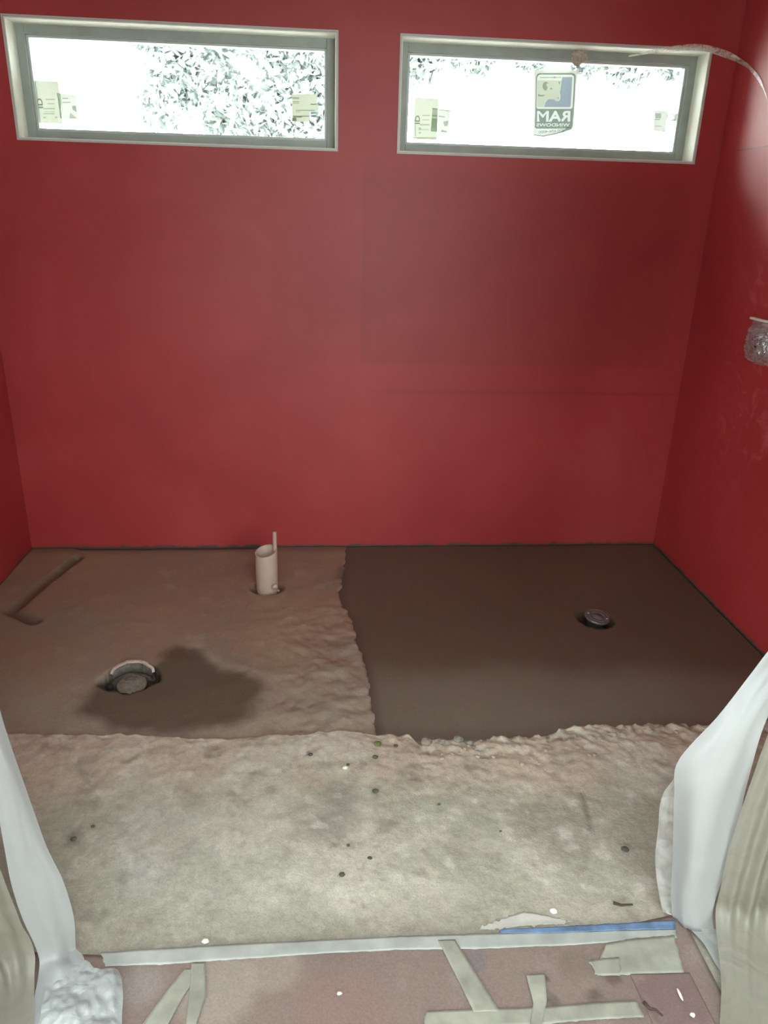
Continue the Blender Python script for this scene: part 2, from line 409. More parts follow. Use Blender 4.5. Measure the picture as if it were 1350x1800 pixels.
for (u, v, r, c, a) in [(375, 1315, .03, (.25, .21, .17), .6), (130, 1475, .02, (.22, .2, .18), .6), (150, 1610, .03, (.27, .26, .22), .6), (990, 1465, .03, (.62, .6, .55), .7), (925, 1425, .014, (.65, .62, .57), .8), (545, 1690, .02, (.3, .28, .24), .4), (1040, 1330, .02, (.24, .19, .15), .6), (240, 1540, .09, (.52, .53, .48), .5), (870, 1540, .12, (.40, .41, .33), .5)]:
    q = pw(u, v); dd = np.hypot(X-q[0], Y-q[1])+.02*n3+.02*n2
    C = blend(C, c, smooth01(-dd, -r, -r*.3)*a)
n4 = fbm(X, Y, 55, 2, 7.7); n5 = fbm(X, Y, 18, 5, 2.9)
C = blend(C, (.62, .60, .54), smooth01(n5, .38, .6)*.55)
C = blend(C, (.29, .26, .21), smooth01(-n5, .40, .62)*.5)
C = blend(C, (.15, .12, .09), smooth01(n4, .42, .62)*smooth01(Y-E0[None, :], -.16, -.01)*smooth01(X, -.1, .3)*.8)
C = blend(C, (.64, .64, .59), smooth01(-np.abs(polydist(X, Y, [pw(270, 1350), pw(420, 1415), pw(560, 1500), pw(545, 1620), pw(300, 1660), pw(130, 1500)])+.03*n2+.12), -.13, -.02)*.3)  # pale pool of daylight put into the slab colour
C = blend(C, (.33, .30, .25), smooth01(-Y+.01*n2, 2.02, 2.10)*.35)     # dirt gathered along the paper edge
struct(heightfield('floor', X, Y, Z, C, m_slab, .06))

# rough old concrete, left half of the recess
div_pts = sorted([(P(u, v, z=.008).y, P(u, v, z=.008).x) for u, v in [(608, 958), (607, 975), (603, 1010), (594, 1045), (600, 1070), (618, 1090), (625, 1130), (638, 1165), (648, 1205), (653, 1250), (660, 1290), (662, 1300)]])
div_x = lambda y: np.interp(y, [p[0] for p in div_pts], [p[1] for p in div_pts])
DL = P(230, 1196, z=0.0); DR = P(1048, 1086, z=0.0); PIPE = P(470, 1038, z=0.0)
ny, nx = 170, 190
ys = np.linspace(-.001, -1.46, ny)
Y = np.repeat(ys[:, None], nx, 1)
edge = div_x(ys)+np.array([.012*noise.fractal(Vector((3, y*22, 0)), .8, 2.1, 4) for y in ys])
X = XL+(edge[:, None]-XL)*np.linspace(0, 1, nx)[None, :]
n1 = fbm(X, Y, 2.5, 5, 1.1); n2 = fbm(X, Y, 10, 5, 4.2); n3 = fbm(X, Y, 34, 3, 2.5)
roughz = smooth01(X, -.45, -.1)*smooth01(-Y, .45, .8)
Zl = .004+.014*smooth01(-Y, .1, .7)+.003*n1+.0018*n2+roughz*(.007*n2+.004*n3)
groove = linedist(X, Y, [pw(135, 982, 0), pw(75, 1030, 0), pw(22, 1080, 0), pw(60, 1098, 0)])
Zl -= .016*smooth01(-groove, -.035, -.008)
trench = smooth01(Y, -.022, -.012)*smooth01(X, -1.24, -1.2)*smooth01(-X, .36, .40)
Zl -= .035*trench
dl = np.hypot(X-DL.x, Y-DL.y)+.012*n2+.006*n3
Zl -= .055*smooth01(-dl, -.092, -.080)
dlug = np.minimum(np.hypot(X-pw(185, 1206, 0)[0], Y-pw(185, 1206, 0)[1]), np.hypot(X-pw(268, 1200, 0)[0], Y-pw(268, 1200, 0)[1]))
Zl -= .02*smooth01(-dlug, -.034, -.02)
dp = np.hypot(X-PIPE.x, Y-PIPE.y)+.006*n2
Zl -= .02*smooth01(-dp, -.075, -.055)
C = np.ones(X.shape+(3,))*rgb((.33, .228, .165))
C = blend(C, (.38, .27, .17), smooth01(n1, 0, .5)*.6)
C = blend(C, (.27, .235, .20), smooth01(-n1, .05, .55)*.6)
C = blend(C, (.40, .33, .27), smooth01(n2, .3, .8)*.5)
C = blend(C, (.33, .30, .255), smooth01(-Y+.1*n2, .9, 1.25)*.6)
wet = polydist(X, Y, [pw(280, 1160, 0), pw(310, 1143, 0), pw(350, 1145, 0), pw(385, 1185, 0), pw(435, 1185, 0), pw(467, 1212, 0), pw(450, 1250, 0), pw(440, 1275, 0), pw(400, 1290, 0), pw(230, 1296, 0), pw(130, 1262, 0), pw(175, 1215, 0), pw(265, 1205, 0)])+.02*n2
C = blend(C, (.115, .082, .058), smooth01(-wet, -.03, .03)*.88)
C = blend(C, (.13, .09, .065), smooth01(-groove-.008*n2, -.045, -.01)*.75)
C = blend(C, (.02, .015, .012), trench)  # shade of the gap under the wall put into the concrete colour
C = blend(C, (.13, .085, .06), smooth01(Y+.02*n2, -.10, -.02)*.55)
C = blend(C, (.035, .03, .022), smooth01(-dl, -.098, -.085)*.9)
C = blend(C, (.05, .04, .03), smooth01(-dlug, -.034, -.02)*.85)
C = blend(C, (.12, .075, .05), smooth01(-dp, -.085, -.05)*.7)
C = blend(C, (.15, .11, .085), smooth01(X-edge[:, None], -.05, -.005)*smooth01(-np.abs(Y+.30), -.09, -.04)*.8)
struct(heightfield('floor', X, Y, Zl, C, m_old, .06))

# fresh mortar bed, right half
ny, nx = 120, 150
ys = np.linspace(-.001, -1.46, ny)
Y = np.repeat(ys[:, None], nx, 1)
X0 = div_x(ys)-.035
X = X0[:, None]+(XR-.0005-X0[:, None])*np.linspace(0, 1, nx)[None, :]
# finer spacing comes from the even grid; the drain pit is cut below
n1 = fbm(X, Y, 1.6, 4, 6.1); n2 = fbm(X, Y, 8, 4, 9.2)
dd = np.hypot(X-DR.x, Y-DR.y)
Zm = -.004+.0022*n1+.0006*n2+.006*smooth01(dd, .1, .9)
Zm -= .045*smooth01(-dd-.004*n2, -.074, -.060)
C = np.ones(X.shape+(3,))*rgb((.118, .090, .064))
C = blend(C, (.135, .098, .066), smooth01(n1, 0, .5)*.5)
C = blend(C, (.200, .175, .140), smooth01(-Y+.10*n1, .95, 1.2)*.75)  # sky sheen at the front put into the mortar colour
C = blend(C, (.020, .014, .010), smooth01(-dd, -.073, -.062)*.9)
C = blend(C, (.075, .055, .04), smooth01(-(X-X0[:, None]), -.075, -.045)*.5)
mb_ = heightfield('mortar_bed', X, Y, Zm, C, m_mortar, .05)
tag(mb_, 'smooth dark brown fresh mortar shower bed around the round drain on the right', 'shower base')

# hall floor under the camera
struct(MB().box(-3.1, 3.1, -6.1, YE, -.05, ZS-.004).build('floor', m_drywall if False else simple('hall_concrete', (.42, .40, .36), .8, var=.15, scale=5)))

# ------------------------------------------------------------------ protective paper on the floor
def sheet_grid(poly_top, poly_bot, n, m, z, amp, sc, name, mat, colfn=None, seed=0):
    """ruled sheet between two polylines of world points"""
    def samp(pl, t):
        L = [0]
        for a, b in zip(pl[:-1], pl[1:]): L.append(L[-1]+(Vector(b)-Vector(a)).length)
        s = t*L[-1]
        for i in range(len(pl)-1):
            if s <= L[i+1]+1e-9:
                k = (s-L[i])/(L[i+1]-L[i]+1e-12); return Vector(pl[i]).lerp(Vector(pl[i+1]), k)
        return Vector(pl[-1])
    rows = []
    for j in range(m+1):
        row = []
        for i in range(n+1):
            p = samp(poly_top, i/n).lerp(samp(poly_bot, i/n), j/m)
            p = Vector((p.x, p.y, z+amp*abs(noise.fractal(Vector((p.x*sc, p.y*sc, seed)), .9, 2.1, 3))))
            row.append(p)
        rows.append(row)
    return rows
ZP = ZS+.009
def paper(name, top, bot, n, m, label, base, spots, seed):
    rows = sheet_grid(top, bot, n, m, ZP, .0015, 5, name, m_paper, seed=seed)
    X = np.array([[p.x for p in r] for r in rows]); Y = np.array([[p.y for p in r] for r in rows]); Z = np.array([[p.z for p in r] for r in rows])
    n1 = fbm(X, Y, 3, 4, seed+.7); n2 = fbm(X, Y, 14, 4, seed+2)
    C = np.ones(X.shape+(3,))*rgb(base)
    C = blend(C, tuple(b*.8 for b in base), smooth01(n1, 0, .6)*.5)
    C = blend(C, (.36, .30, .27), smooth01(n2, .2, .8)*.3)
    for (u, v, r, c, a) in spots:
        q = pw(u, v, ZP); d = np.hypot(X-q[0], Y-q[1])+.006*n2
        C = blend(C, c, smooth01(-d, -r, -r*.55)*a)
    o = heightfield(name, X, Y, Z, C, m_paper, -.0005+.0015)
    return tag(o, label, 'floor protection paper')
def paper_z(x, y, seed=1.3): return ZP+.0015*abs(noise.fractal(Vector((x*5, y*5, seed)), .9, 2.1, 3))
def pt(u, v, z=ZP): return P(u, v, z=z)
paper('floor_paper', [Vector((-.82, -2.13, 0)), pt(200, 1680), pt(560, 1662), pt(1000, 1648), Vector((.70, -2.125, 0))], [Vector((-.82, -3.2, 0)), Vector((.0, -3.2, 0)), Vector((.70, -3.2, 0))], 150, 90,
      'dusty red-brown protective paper covering the floor along the bottom of the photo', (.245, .185, .165),
      [(1078, 1718, .022, (.13, .085, .07), .8), (1045, 1750, .022, (.12, .09, .07), .8), (970, 1757, .014, (.13, .11, .09), .8), (961, 1719, .007, (.07, .05, .05), .9), (1015, 1700, .05, (.20, .155, .13), .6), (835, 1690, .03, (.17, .17, .19), .5), (600, 1790, .12, (.28, .16, .145), .4), (380, 1740, .10, (.38, .33, .29), .6), (480, 1700, .07, (.38, .32, .28), .5), (250, 1730, .06, (.30, .27, .25), .5), (900, 1700, .06, (.25, .20, .17), .5)], 1.3)  # pale spots on the left: light streaks put into the paper colour
ZQ = ZP+.0025
def strip(name, tp, bp, mat, label, cat, z, group=None, n=40, m=6, thick=.0004, amp=.0006, ragged=.0022):
    off = (z-ZQ)*.3+.0012
    top = [pt(u, v, z) for u, v in tp]; bot = [pt(u, v, z) for u, v in bp]
    rows = sheet_grid(top, bot, n, m, 0, amp, 26, name, mat, seed=len(label)*.37)
    if z > ZS+.006:
        for rw in rows:
            for q in rw: q.z += max(paper_z(q.x, q.y), ZP)+off
    else:
        for rw in rows:
            for q in rw: q.z += slab_z(q.x, q.y)+.0015
    for j in (0, m):
        for i in range(n+1):
            rows[j][i] = rows[j][i]+Vector((0, ragged*noise.noise(Vector((i*.6, j, len(label)))), 0))
    for i in (0, n):
        for j in range(m+1):
            rows[j][i] = rows[j][i]+Vector((2.5*ragged*noise.noise(Vector((i*.6+9, j*1.3, len(label)))), 0, 0))
    mb = MB().grid(rows); o = mb.build(name, mat, smooth=True)
    sd = o.modifiers.new('thickness', 'SOLIDIFY'); sd.thickness = thick; sd.offset = 1
    if label: tag(o, label, cat, group)
    return o

o = paper('floor_paper', [pt(1108, 1712, ZQ), pt(1212, 1710, ZQ)], [pt(1152, 1808, ZQ), pt(1262, 1808, ZQ)], 40, 30,
      'separate mauve-brown paper piece laid beside the right plastic sheet', (.20, .135, .13), [(1130, 1760, .012, (.14, .10, .09), .6)], 4.1)
o.location.z += .0025

TG = None
strip('masking_tape', [(178, 1673), (300, 1665), (440, 1657), (560, 1652), (700, 1645), (850, 1640), (1000, 1636), (1186, 1632)], [(184, 1698), (300, 1694), (440, 1684), (560, 1676), (700, 1669), (850, 1667), (1000, 1661), (1190, 1648)], m_tapeb, 'long pale strip of masking tape along the whole paper edge', 'tape', ZQ, n=120)
bt = strip('painters_tape', [(880, 1632), (980, 1627), (1080, 1622), (1186, 1616)], [(880, 1639), (980, 1638), (1080, 1634), (1188, 1631)], m_blue, 'strip of blue painters tape at the right end of the paper edge', 'tape', ZQ+.003, n=60, amp=.002)
strip('masking_tape', [(1065, 1657), (1110, 1648), (1186, 1642)], [(1045, 1711), (1110, 1712), (1203, 1709)], m_tape, 'wide whitish patch of tape beside the foot of the right plastic sheet', 'tape', ZQ+.003, n=30, m=10)
strip('masking_tape', [(1034, 1686), (1060, 1682), (1090, 1680)], [(1052, 1712), (1068, 1712), (1092, 1712)], m_tape, 'short whitish tape tab left of the wide tape patch', 'tape', ZQ+.005, n=12)
strip('masking_tape', [(770, 1650), (833, 1776)], [(800, 1649), (879, 1775)], m_tape, 'diagonal strip of masking tape running down from the long edge tape', 'tape', ZQ+.0045)
strip('masking_tape', [(748, 1776), (820, 1772), (960, 1768), (1050, 1760), (1118, 1756)], [(744, 1803), (820, 1804), (960, 1798), (1050, 1790), (1134, 1786)], m_tape, 'crosswise strip of masking tape at the bottom right of the paper', 'tape', ZQ+.003, n=60)
strip('masking_tape', [(925, 1711), (938, 1760), (930, 1812)], [(958, 1709), (962, 1755), (950, 1812)], m_tape, 'short upright strip of tape crossing the crosswise tape', 'tape', ZQ+.006)
strip('masking_tape', [(322, 1702), (285, 1750), (240, 1812)], [(356, 1700), (322, 1750), (288, 1812)], m_tape, 'slanting strip of tape running down left on the paper', 'tape', ZQ+.003)
strip('masking_tape', [(336, 1690), (333, 1740), (326, 1800)], [(360, 1690), (362, 1745), (344, 1800)], m_tape, 'narrow strip of tape beside the slanting strip on the left', 'tape', ZQ+.006)
strip('plaster_smear', [(845, 1627), (880, 1613), (920, 1601), (960, 1607), (1000, 1618)], [(845, 1632), (880, 1630), (920, 1626), (960, 1624), (1000, 1622)], simple('white_plaster', (.58, .57, .52), .8, var=.08, bmp=.004), 'thin white smear of plaster on the slab above the blue tape', 'plaster', ZS+.0048, n=40, ragged=.008, amp=.001)

# ------------------------------------------------------------------ pebbles, chips and litter
def lump(name, u, v, r, mat, label, cat='pebble', group=None, sq=(1, .8, .6), seed=0, z=None, base=None):
    q = P(u, v, z=ZS+.003) if z is None else P(u, v, z=z)
    zz = (slab_z(q.x, q.y) if z is None else z)
    bm = bmesh.new(); r *= .86; bmesh.ops.create_icosphere(bm, subdivisions=2, radius=r)
    for w in bm.verts:
        k = 1+.35*noise.noise(w.co*(1.2/r)+Vector((seed, u, v)))
        w.co = Vector((w.co.x*sq[0], w.co.y*sq[1], w.co.z*sq[2]))*k
    mz = min(w.co.z for w in bm.verts)
    for w in bm.verts: w.co.z -= mz+r*.12
    me = bpy.data.meshes.new(name); bm.to_mesh(me); bm.free()
    o = link(name, me, mat); o.location = (q.x, q.y, zz+.0006); return tag(o, label, cat, group)
m_green = simple('green_stone', (.14, .15, .06), .8, var=.3, bmp=.002); m_dkst = simple('dark_stone', (.09, .085, .07), .85, var=.3, bmp=.002)
m_gyst = simple('grey_stone', (.24, .225, .20), .85, var=.25, bmp=.002); m_brst = simple('brown_stone', (.27, .21, .17), .85, var=.25, bmp=.002)
m_white = simple('white_chip', (.82, .80, .74), .7, var=.08)
m_crumb = simple('concrete_crumb', (.42, .36, .29), .9, var=.25, bmp=.002)
for i, (u, v, r, mt, lb) in enumerate([
    (664, 1309, .013, m_green, 'round olive green pebble near the broken slab edge'),
    (696, 1309, .008, m_dkst, 'small dark pebble just right of the green pebble'),
    (660, 1330, .010, m_dkst, 'dark pebble just in front of the green pebble'),
    (546, 1326, .008, m_dkst, 'small dark pebble alone left of the green pebble'),
    (612, 1344, .006, m_dkst, 'tiny dark pebble behind the white chip'),
    (660, 1391, .010, m_dkst, 'dark pebble in the middle of the slab below the green pebble'),
    (772, 1414, .005, m_dkst, 'tiny dark speck of stone on the slab centre right'),
    (880, 1461, .004, m_dkst, 'tiny dark stone right of the slab centre'),
    (1098, 1494, .011, m_dkst, 'dark pebble nearest the right plastic sheet'),
    (601, 1537, .009, m_dkst, 'dark pebble nearest the paper, left of centre'),
    (650, 1509, .007, m_dkst, 'small dark pebble behind and right of the one nearest the paper'),
    (612, 1486, .005, m_dkst, 'tiny dark stone at the foot of the damp patch on the slab'),
    (750, 1305, .022, m_brst, 'large brown stone set in the broken slab edge'),
    (776, 1302, .014, m_gyst, 'pale grey stone right of the large brown stone in the slab edge'),
    (806, 1301, .018, m_gyst, 'round grey stone in the middle of the broken slab edge'),
    (826, 1304, .013, m_gyst, 'grey stone touching the round grey stone at the slab edge'),
    (130, 1475, .009, m_dkst, 'dark pebble on the slab near the left plastic sheet'),
    (163, 1453, .006, m_dkst, 'tiny dark pebble behind the one near the left plastic sheet'),
    (607, 1350, .009, m_white, 'white chip on the slab in front of the green pebble'),
    (973, 1602, .010, m_white, 'white chip above the blue tape'),
    (361, 1655, .010, m_white, 'pale chip on the slab by the left part of the long tape')]):
    lump('pebble', u, v, r, mt, lb, 'pebble' if mt != m_white else 'chip', seed=i*3.1)
lump('plaster_crumb', 597, 1748, .006, m_white, 'tiny bright white crumb in the middle of the red-brown paper', 'crumb', z=ZP+.0012)
lump('plaster_crumb', 1217, 1786, .006, m_white, 'round white crumb on the mauve paper piece', 'crumb', z=ZQ+.0045)
lump('plaster_splinter', 1195, 1750, .007, m_white, 'upright white splinter on the mauve paper piece', 'splinter', sq=(.5, 2.2, .4), z=ZQ+.0045)
proto = None
for i in range(26):
    u = random.uniform(760, 1200); v = 1312-(max(0, u-960)/60)*14+random.uniform(-6, 34)
    v = max(v, 1284)
    if proto is None:
        proto = lump('concrete_crumb', u, v, .008, m_crumb, 'small loose concrete crumb along the broken right part of the slab edge', 'crumb', 'crumbs along the broken slab edge'); c = proto
    else: c = proto.copy(); COL.objects.link(c)
    q = P(u, v, z=ZS+.004); s = random.uniform(.5, 1.4)
    c.location = (q.x, q.y, slab_z(q.x, q.y)); c.rotation_euler.z = random.uniform(0, 6); c.scale = (s, s, s*.9)
def twig(name, pts, r, mat, label, cat, z):
    W_ = [P(u, v, z=z)+Vector((0, 0, r*.6)) for u, v in pts]
    o = MB().tube(W_, lambda t: r*(1-.5*t), 6).build(name, mat, smooth=True); return tag(o, label, cat)
m_twig = simple('dark_twig', (.06, .045, .035), .9, var=.3)
twig('twig', [(1078, 1588), (1092, 1592), (1112, 1591)], .0035, m_twig, 'thin dark twig on the slab above the blue tape', 'twig', ZS+.005)
twig('wood_splinter', [(1131, 1762), (1142, 1774), (1152, 1776), (1165, 1787)], .0035, simple('brown_splinter', (.07, .045, .035), .9, var=.4), 'rough dark brown wood splinter at the end of the crosswise tape', 'splinter', ZQ+.004)

# ------------------------------------------------------------------ pipe stub
e = tag(empty('drain_pipe_stub', (PIPE.x, PIPE.y, -.015)), 'open beige plastic pipe stub standing up from the left concrete', 'pipe')
r0 = .0455; top = .183
rows = []
for (r, z0_, k) in [(r0-.004, -.015, 0), (r0, .01, 0), (r0, top, 1), (r0-.006, top, 1), (r0-.006, .0, 0), (.0005, .0, 0)]:
    rows.append([Vector((PIPE.x+r*math.cos(a), PIPE.y+r*math.sin(a), z0_+(k*.012*math.cos(a-.9)))) for a in [2*math.pi*i/48 for i in range(48)]])
MB().grid(rows, True).build('pipe_wall', m_pvc, e, True, .0008)
b = P(482, 1030, z=.01)
MB().tube([(PIPE.x+.034, PIPE.y+.012, .002), (PIPE.x+.0345, PIPE.y+.013, .12), (PIPE.x+.036, PIPE.y+.016, .262)], .0085, 12).build('inner_rod', simple('pinkish_pvc', (.55, .38, .33), .5, var=.1), e, True)
fl = P(484, 1030, y=PIPE.y-.044)
MB().tube([(fl.x-.012, fl.y-.006, fl.z-.004), (fl.x+.008, fl.y-.004, fl.z+.004)], .009, 10).build('clip', m_pvc, e, True)
for i, (u, v, s) in enumerate([(466, 1048, .010), (458, 1040, .008), (488, 1038, .009)]):
    q = P(u, v, z=.004); 
    bm = bmesh.new(); bmesh.ops.create_icosphere(bm, subdivisions=2, radius=s)
    for w in bm.verts: w.co = w.co*(1+.4*noise.noise(w.co*120+Vector((i, 0, 0)))); w.co.z *= .7
    me = bpy.data.meshes.new('c'); bm.to_mesh(me); bm.free(); c = link('concrete_crumb', me, m_crumb); c.location = (q.x, q.y, .004)
    tag(c, ['crumb of concrete at the front foot of the pipe stub', 'crumb of concrete at the left foot of the pipe stub', 'crumb of concrete at the right foot of the pipe stub'][i], 'crumb')

# ------------------------------------------------------------------ right drain: loose round cap in its pit
e = tag(empty('shower_drain', (DR.x, DR.y, -.045)), 'round grey drain cap in a dark pit in the fresh mortar', 'drain')
MB().lathe([(.036, -.046), (.036, -.008), (.030, -.008), (.030, -.044), (.0005, -.044)], (DR.x, DR.y, 0), 32).build('drain_body', m_dark, e, True)
Mt = Matrix.Rotation(math.radians(7), 3, 'X') @ Matrix.Rotation(math.radians(5), 3, 'Y')
MB().lathe([(.0005, -.007), (.047, -.007), (.0505, -.003), (.0505, .003), (.048, .006), (.044, .006), (.043, .0045), (.036, .0045), (.035, .006), (.029, .006), (.028, .0045), (.021, .0045), (.020, .006), (.009, .006), (.008, .008), (.0005, .008)], (DR.x+.004, DR.y-.002, .004), 48, Mt).build('cap', m_iron, e, True)
sc = [(DR.x+.004+.037*math.cos(a), DR.y-.002+.037*math.sin(a)) for a in (-.45, 2.7)]
for (x, y) in sc:
    dz = (Mt @ Vector((x-DR.x-.004, y-DR.y+.002, .0075))).z+.004
    MB().lathe([(.0005, .002), (.003, .002), (.005, 0), (.005, -.002), (.0005, -.002)], (x, y, dz), 14).build('screw', simple('screw_steel', (.5, .48, .45), .35, .6), e, True)

# ------------------------------------------------------------------ left drain: broken clamping drain in a rough hole
e = tag(empty('shower_drain', (DL.x, DL.y, -.045)), 'rough open clamp drain in a dark hole in the left concrete', 'drain')
MB().lathe([(.080, -.046), (.076, -.020), (.066, -.014), (.060, -.018), (.056, -.044), (.0005, -.046)], (DL.x, DL.y, 0), 44, wob=.12).build('drain_body', m_iron2, e, True)
Mt2 = Matrix.Rotation(math.radians(5), 3, 'X')
MB().lathe([(.0005, -.004), (.046, -.008), (.050, -.002), (.045, .003), (.032, .001), (.027, .006), (.015, .004), (.0005, .007)], (DL.x+.004, DL.y-.012, -.005), 36, Mt2, .15).build('cap', simple('dusty_drain_cap', (.22, .20, .16), .8, 0, .3, 60, .003), e, True)
lo, hi = [], []          # dark standing wall with a pale broken lip behind the drain
for i in range(31):
    a = math.radians(32+i*4.1); rr = .076+.004*noise.noise(Vector((i*.3, 0, 0))); f = math.sin(math.pi*i/30)**.5
    hh = .004+.020*f+.003*noise.noise(Vector((i*.5, 5, 0)))
    def rg(q): return (DL.x+q*math.cos(a), DL.y+q*.95*math.sin(a))
    ci, co = rg(rr), rg(rr+.007)
    lo.append([(*ci, -.03), (*ci, hh), (*co, hh), (*co, -.03)])
    ci, co = rg(rr-.0015), rg(rr+.008); th = .0045*(.4+f)
    hi.append([(*ci, hh), (*ci, hh+th), (*co, hh+th), (*co, hh)])
MB().grid(lo, True).build('rim_wall', m_iron2, e, True)
MB().grid(hi, True).build('broken_lip', simple('pale_rim', (.62, .48, .41), .5, var=.15), e)
for sx, (u, v) in ((-1, (193, 1203)), (1, (264, 1199))):
    q = P(u, v, z=.004)
    MB().lathe([(.0005, .004), (.010, .003), (.013, -.004), (.012, -.016), (.0005, -.016)], (q.x, q.y, .0), 12, wob=.4).build('lug', m_dark, e, True)
MB().tube([(DL.x-.018, DL.y-.0, .004), (DL.x+.012, DL.y+.006, .006)], .004, 8).build('bolt', m_iron2, e, True)

# ------------------------------------------------------------------ plastic sheets hung over the doorway
def catmull(pts, n):
    pts = [Vector(p) for p in pts]; Q = [pts[0]*2-pts[1]]+pts+[pts[-1]*2-pts[-2]]; out = []
    for i in range(n+1):
        t = i/n*(len(pts)-1); k = min(int(t), len(pts)-2); f = t-k
        p0, p1, p2, p3 = Q[k:k+4]
        out.append(.5*((2*p1)+(p2-p0)*f+(2*p0-5*p1+4*p2-p3)*f*f+(3*p1-p0-3*p2+p3)*f**3))
    return out
def drape(name, rows, nu, nv, mat, parent=None, folds=0, fa=.006, seed=0, fold_dir=Vector((0, 1, 0)), amp=.004):
    cr = [catmull(r, nu) for r in rows]
    cols = [catmull([cr[k][i] for k in range(len(cr))], nv) for i in range(nu+1)]
    g = []
    for j in range(nv+1):
        row = []
        for i in range(nu+1):
            p = cols[i][j].copy(); s = i/nu
            ed = math.sin(math.pi*s)**.5 if folds else 1
            p += fold_dir*(fa*ed*math.sin(folds*2*math.pi*s+1.5*noise.noise(Vector((s*3, j/nv*2.5, seed)))))
            p += Vector((0, 1, 0))*amp*noise.fractal(Vector((s*6, j/nv*9, seed)), .9, 2.1, 3)
            p.z = max(p.z, ZP+.006+.004*abs(noise.noise(Vector((p.x*30, p.y*30, seed)))))
            row.append(p)
        g.append(row)
    o = MB().grid(g).build(name, mat, parent, True); return o
def R(y, *uv): return [P(u, v, y=y+dy) for (u, v, dy) in uv]
# right sheet
e = tag(empty('plastic_sheet', (.80, -2.2, ZS)), 'translucent plastic sheet hanging over the right side of the doorway', 'plastic sheet')
Y0 = -2.14
flap = [[Vector((.86, Y0-.02, 1.9)), Vector((.90, Y0-.05, 1.9)), Vector((.94, Y0-.08, 1.9))],
        [Vector((.80, Y0-.02, 1.3)), Vector((.86, Y0-.05, 1.3)), Vector((.92, Y0-.06, 1.28))],
        R(Y0, (1385, 1098, 0), (1400, 1120, -.01), (1420, 1160, -.02)),
        R(Y0, (1350, 1140, 0), (1365, 1180, -.012), (1372, 1225, -.02)),
        R(Y0, (1262, 1256, 0), (1300, 1270, -.03), (1340, 1285, -.03)),
        R(Y0, (1193, 1338, 0), (1255, 1370, -.045), (1312, 1385, -.03)),
        R(Y0, (1186, 1400, 0), (1235, 1440, -.05), (1296, 1455, -.03)),
        R(Y0, (1184, 1500, 0), (1222, 1530, -.05), (1270, 1540, -.03)),
        R(Y0, (1181, 1580, 0), (1212, 1600, -.04), (1252, 1605, -.03)),
        R(Y0-.01, (1188, 1650, 0), (1225, 1665, -.03), (1262, 1670, -.03)),
        R(Y0-.06, (1216, 1716, 0), (1245, 1722, -.03), (1285, 1725, -.04)),
        R(Y0-.14, (1246, 1800, 0), (1280, 1800, -.02), (1320, 1800, -.03)),
        R(Y0-.17, (1262, 1850, 0), (1290, 1850, -.02), (1330, 1850, -.03))]
drape('front_flap', flap, 16, 80, m_plastic, e, 0, seed=2, amp=.0025)
back = []
for z, xa, xb in [(1.9, .90, 1.02), (1.3, .84, .99), (.95, .795, .98), (.75, .775, .98), (.55, .75, .97), (.35, .735, .96), (.18, .735, .95), (.10, .74, .95)]:
    back.append([Vector((xa, -2.185, z)), Vector((xa+(xb-xa)*.35, -2.20, z)), Vector((xa+(xb-xa)*.7, -2.215, z)), Vector((xb, -2.23, z))])
back.append([P(1268, 1730, z=.06), P(1320, 1735, z=.06), P(1380, 1735, z=.06), P(1440, 1730, z=.06)])
back.append([P(1262, 1850, z=.042), P(1320, 1850, z=.042), P(1385, 1850, z=.042), P(1450, 1850, z=.042)])
drape('back_folds', back, 90, 50, m_plastic_shade, e, 6, .011, 5, Vector((.35, .9, 0)))
veil = [R(Y0+.02, (1186, 1366, 0), (1215, 1380, .0)), R(Y0+.02, (1163, 1400, .01), (1200, 1420, .0)), R(Y0+.02, (1156, 1460, .015), (1200, 1470, 0)), R(Y0+.02, (1152, 1520, .015), (1200, 1530, 0)), R(Y0+.01, (1162, 1590, .01), (1205, 1590, 0)), R(Y0, (1178, 1655, .0), (1215, 1660, 0)), R(Y0-.03, (1205, 1706, 0), (1235, 1706, 0)), R(Y0-.12, (1240, 1795, 0), (1262, 1800, 0))]
drape('thin_edge', veil, 10, 40, film('thin_plastic', (.78, .80, .78), .45, .4, .3, .12, 18), e, 0, seed=8)
# left sheet
e = tag(empty('plastic_sheet', (-.75, -2.2, ZS)), 'pale plastic sheet hanging over the left side of the doorway', 'plastic sheet')
Y1 = -2.14
flapL = [[Vector((-.86, Y1-.03, 1.9)), Vector((-.82, Y1-.02, 1.9)), Vector((-.79, Y1, 1.9))],
         [Vector((-.84, Y1-.03, 1.3)), Vector((-.80, Y1-.02, 1.3)), Vector((-.765, Y1, 1.3))],
         R(Y1, (-95, 1130, -.04), (-60, 1130, -.03), (-28, 1130, 0)),
         R(Y1, (-60, 1260, -.04), (-26, 1260, -.03), (2, 1260, 0)),
         R(Y1, (-15, 1375, -.04), (14, 1375, -.03), (41, 1375, 0)),
         R(Y1, (6, 1480, -.04), (45, 1480, -.03), (80, 1480, 0)),
         R(Y1, (18, 1545, -.04), (70, 1550, -.03), (112, 1545, 0)),
         R(Y1, (38, 1610, -.04), (85, 1610, -.03), (131, 1610, 0)),
         R(Y1, (66, 1675, -.04), (102, 1675, -.03), (135, 1672, 0)),
         R(Y1-.03, (68, 1710, -.03), (110, 1706, -.03), (150, 1698, 0)),
         R(Y1-.10, (56, 1775, -.03), (100, 1775, -.02), (150, 1770, 0)),
         R(Y1-.16, (40, 1850, -.03), (90, 1850, -.02), (150, 1850, 0))]
drape('front_flap', flapL, 16, 80, m_plastic, e, 0, seed=12, amp=.002)
backL = []
